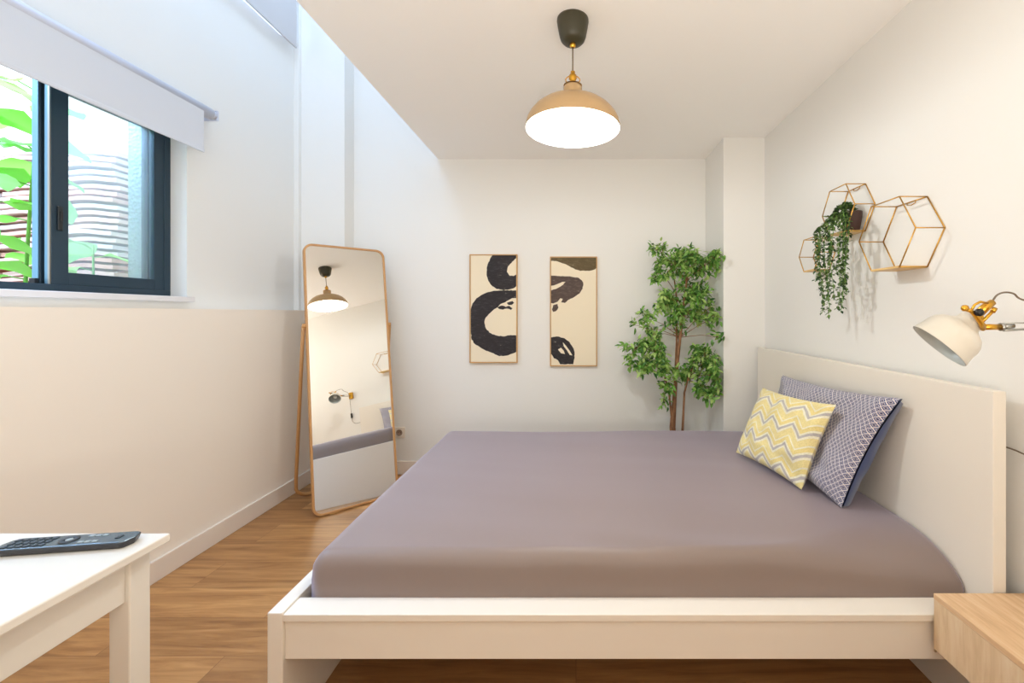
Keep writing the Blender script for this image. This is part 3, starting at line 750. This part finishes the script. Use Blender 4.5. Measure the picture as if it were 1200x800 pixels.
b = MB(); b.tube(cat(cpts), .0022, 8); b.build('cord', CORD, wl)
b = MB(); b.box(1.238, 1.256, 1.04, 1.06, .905, .965); b.build('cord_switch', BLACK, wl, .004)

# ---------------------------------------------------------------- nightstand
ns = thing('nightstand', 'light oak box nightstand fixed to the wall beside the bed', 'nightstand', (1.13, 1.07, .28))
nx0, ny0, ny1 = 1.002, .70, 1.196
bx('cabinet_body', OAKS, nx0+.016, XR-.001, ny0+.001, ny1-.001, .280, .420, ns)
bx('table_top', OAKT, nx0, XR-.001, ny0, ny1, .421, .436, ns, .0008)
bx('drawer_front', OAKS, nx0+.001, nx0+.0155, ny0+.002, ny1, .281, .420, ns, .0008)

# ---------------------------------------------------------------- table and remote
tb = thing('side_table', 'white painted table by the left wall with a remote on top', 'table', (-1.3, .58, 0))
tx0, tx1, ty0, ty1, tz = -1.62, -.868, .12, .914, .75
bx('table_top', TABW, tx0, tx1, ty0, ty1, tz-.018, tz, tb, .003)
lw = .0425
for x in (tx0+.03, tx1-.03-lw):
    for y in (ty0+.013, ty1-.013-lw):
        bx('leg', TABW, x, x+lw, y, y+lw, 0, tz-.018, tb, .003)
for q in ((tx1-.03-.008-.02, tx1-.03-.008, ty0+.013+lw, ty1-.013-lw), (tx0+.038, tx0+.058, ty0+.013+lw, ty1-.013-lw),
          (tx0+.03+lw, tx1-.03-lw, ty1-.013-.028, ty1-.013-.008), (tx0+.03+lw, tx1-.03-lw, ty0+.021, ty0+.041)):
    bx('apron', TABW, q[0], q[1], q[2], q[3], .639, tz-.018, tb, .002)
# remote: local x along its length
rc = Vector((-1.0165, .856, tz)); ra = math.atan2(.031, .212)
MR = Matrix.Translation(rc) @ Matrix.Rotation(ra, 4, 'Z')
rm = thing('remote_control', 'dark grey remote control lying on the white table', 'remote', rc)
def loft(mb, secs):
    n = len(secs[0]); vs = [MR @ Vector(p) for s_ in secs for p in s_]; fs = []
    for i in range(len(secs)-1):
        for k in range(n):
            l = (k+1) % n; fs.append((i*n+k, i*n+l, (i+1)*n+l, (i+1)*n+k))
    fs += [tuple(range(n)), tuple((len(secs)-1)*n+k for k in range(n))]
    mb.add(vs, fs)
RL, RW = .112, .0235
outl = [(-RL, -RW*.7), (-RL+.012, -RW), (RL-.006, -RW), (RL, -RW*.86), (RL+.006, 0), (RL, RW*.86), (RL-.006, RW), (-RL+.012, RW), (-RL, RW*.7), (-RL-.004, 0)]
b = MB(); loft(b, [[(x*.965, y*.82, .0005) for x, y in outl], [(x*.985, y*.95, .006) for x, y in outl], [(x, y, .0135) for x, y in outl]]); b.build('remote_body', REM, rm, .001)
b = MB(); loft(b, [[(x*.995, y*.96, .0135) for x, y in outl], [(x*.985, y*.93, .0150) for x, y in outl]]); b.build('face_panel', REMT, rm, .0005)
proto = None
def button(x, y, w, h, m):
    global proto
    b = MB(); b.box(-w, w, -h, h, 0, .0016)
    o = b.build('button', m, None, .0004); o.location = MR @ Vector((x, y, .0149)); o.rotation_euler = (0, 0, ra)
    o.parent = rm; o.matrix_parent_inverse = Matrix.Translation(rm.location).inverted()
for i in range(6):
    for j in range(3): button(-.098+i*.0125, -.013+j*.013, .0042, .0042, BTN)
for i in range(3):
    for j in (-1, 1): button(.030+i*.012, j*.012, .0045, .0028, BTNL)
button(.088, 0, .004, .006, BTN)
b = MB(); b.lathe([(.015, .0149), (.0148, .0168), (.007, .0168), (.0068, .0155)], MR @ Matrix.Translation((.0, 0, 0)), 28); b.build('ring_button', BTN, rm)
b = MB(); b.lathe([(.0058, .0149), (.0056, .0172), (.0001, .0172)], MR, 20); b.build('center_button', BTNL, rm)

# ---------------------------------------------------------------- outside
g = struct('ground', GROUND, [(-9, -2.62, -4, 9, .85, .95), (-2.62, -2.3, -4, 9, .85, .95)])
# roof tiles piled up: slightly curved clay tiles
def tile_mesh():
    mb = MB(); n = 8; w, l, t = .36, .26, .024
    prof = []
    for k in range(n+1):
        u = k/n; x = -w/2+w*u; z = .007*math.cos((u-.5)*PI*2)+.007; prof.append((x, z))
    sec = [(x, z) for x, z in prof]+[(x, z+t) for x, z in reversed(prof)]
    vs = [(x, -l/2, z) for x, z in sec]+[(x, l/2, z) for x, z in sec]; m_ = len(sec)
    fs = [(i, (i+1) % m_, m_+(i+1) % m_, m_+i) for i in range(m_)]+[tuple(range(m_)), tuple(range(2*m_-1, m_-1, -1))]
    mb.add(vs, fs); return mb.build('roof_tile', TILE)
pt = tile_mesh(); first = True
X0, YT = -2.83, 2.62
lab = {0: 'terracotta roof tile in the nearest pile seen through the glass', 1: 'terracotta roof tile in the middle pile behind the window stile', 2: 'terracotta roof tile in the pile behind the garden leaves', 3: 'terracotta roof tile in the back row of the outdoor piles'}
for col in range(4):
    row = 1 if col == 3 else 0
    cx = X0-.185-(0 if row else col*.375); cy = YT+.14+row*.34
    nl = (31, 31, 30, 31)[col]
    for k in range(nl):
        if first: o = pt; first = False
        else: o = pt.copy(); C.objects.link(o)
        o.location = (cx+random.uniform(-.007, .007), cy+random.uniform(-.022, .022)*(0 if col == 3 else 1)+(random.uniform(-.008, .004) if col == 0 else 0), .95+k*.0415)
        o.rotation_euler = (random.uniform(-.006, .006), random.uniform(-.008, .008), random.uniform(-.02, .02))
        o['kind'] = 'thing'; tag(o, lab[col], 'roof tile', 'clay roof tiles in outdoor pile '+('one', 'two', 'three', 'four')[col])
# leafy garden plants just outside the open half
def garden_plant(label, x, y, h, lean_, n, seed):
    random.seed(seed); e = thing('garden_plant', label, 'plant', (x, y, .95))
    pts = [Vector((x+lean_[0]*t*t, y+lean_[1]*t, .95+h*t)) for t in [k/8 for k in range(9)]]
    pet = MB(); pet.tube(pts, [.009-.0006*k for k in range(9)], 8)
    mb = MB()
    for k in range(n):
        t = .2+.8*k/(n-1); i = min(7, int(t*8)); p = pts[i].lerp(pts[i+1], t*8-i)
        a = k*2.4+seed; d = Vector((math.cos(a), math.sin(a), .25)).normalized(); Lp = random.uniform(.04, .08)
        q = p+d*Lp; pet.tube([p, q], .003, 6)
        Ln = random.uniform(.13, .19); W_ = Ln*.85
        dd = Vector((d.x, d.y, random.uniform(-.5, .15))).normalized()
        s = dd.cross(Vector((0, 0, 1))).normalized(); nrm = s.cross(dd)
        vs = []; 
        prof = ((0, .25), (.06, .62), (.2, .92), (.4, 1), (.6, .86), (.8, .5), (.93, .2), (1, 0))
        for (u, w) in prof:
            c = q+dd*(Ln*u)-nrm*(.3*Ln*u*u)
            vs += [c+s*(W_/2*w)+nrm*(.1*W_*w*math.sin(u*9)), c-nrm*(-.0), c-s*(W_/2*w)+nrm*(.1*W_*w*math.cos(u*8))]
        fs = []
        for i2 in range(len(prof)-1):
            z_ = i2*3; fs += [(z_, z_+3, z_+4, z_+1), (z_+1, z_+4, z_+5, z_+2)]
        mb.add(vs, fs, True)
    pet.build('stem', STEM, e); mb.build('foliage', LEAFO, e)
garden_plant('tall green plant right outside the open window, stem bending beside the frame', -2.62, 2.02, 1.32, (.06, .02), 20, 3)
garden_plant('green leafy plant at the far left edge of the open window', -2.54, 1.80, 1.38, (-.05, .06), 22, 11)
garden_plant('low green plant whose leaf shows behind the closed glass', -2.72, 2.40, .66, (-.02, .02), 8, 5)

# ---------------------------------------------------------------- light
def area(name, loc, rot, sx, sy, col, w):
    l = D.lights.new(name, 'AREA'); l.shape = 'RECTANGLE'; l.size = sx; l.size_y = sy; l.color = col; l.energy = w
    o = D.objects.new(name, l); C.objects.link(o); o.location = loc; o.rotation_euler = rot; return o
area('skylight_daylight', (-1.57, 1.1, ZT+.25), (0, 0, 0), .75, 3.9, (.30, .57, 1.0), 27)
area('clerestory_daylight', (-2.42, 2.0, 3.35), (0, -PI/2-.5, 0), .5, 1.7, (.60, .74, 1.0), 3.0)
area('side_window_daylight', (-3.05, 1.55, 3.05), (0, -PI/2+.80, 0), 1.0, 1.3, (.36, .60, 1.0), 170)
l = D.lights.new('bulb_light', 'POINT'); l.energy = 28; l.color = (.92, .98, 1); l.shadow_soft_size = .05
o = D.objects.new('bulb_light', l); C.objects.link(o); o.location = (px_, py_, 1.948)
# added fill behind the camera, aimed up to brighten the ceiling
area('added_ceiling_fill', (.0, -.7, 1.0), (PI-.35, 0, 0), 1.6, .9, (1.0, .95, .84), 44)

w = D.worlds.new('sky'); S.world = w; w.use_nodes = True
bg = w.node_tree.nodes['Background']; bg.inputs[0].default_value = (.86, .94, 1, 1); bg.inputs[1].default_value = 1.8

# ---------------------------------------------------------------- camera
cam = D.cameras.new('camera'); co = D.objects.new('camera', cam); C.objects.link(co)
co.location = (0, 0, 1.22); co.rotation_euler = (PI/2, 0, 0)
cam.sensor_width = 36; cam.lens = 15.0; cam.shift_x = -75/1200; cam.shift_y = -33/1200; cam.clip_start = .02
S.camera = co
S.view_settings.view_transform = 'Standard'; S.view_settings.look = 'None'; S.view_settings.gamma = 1; S.view_settings.exposure = .06
S.view_settings.use_curve_mapping = False
S.cycles.max_bounces = 10; S.cycles.diffuse_bounces = 6; S.cycles.transparent_max_bounces = 12
S.cycles.sample_clamp_indirect = 6; S.cycles.use_denoising = True
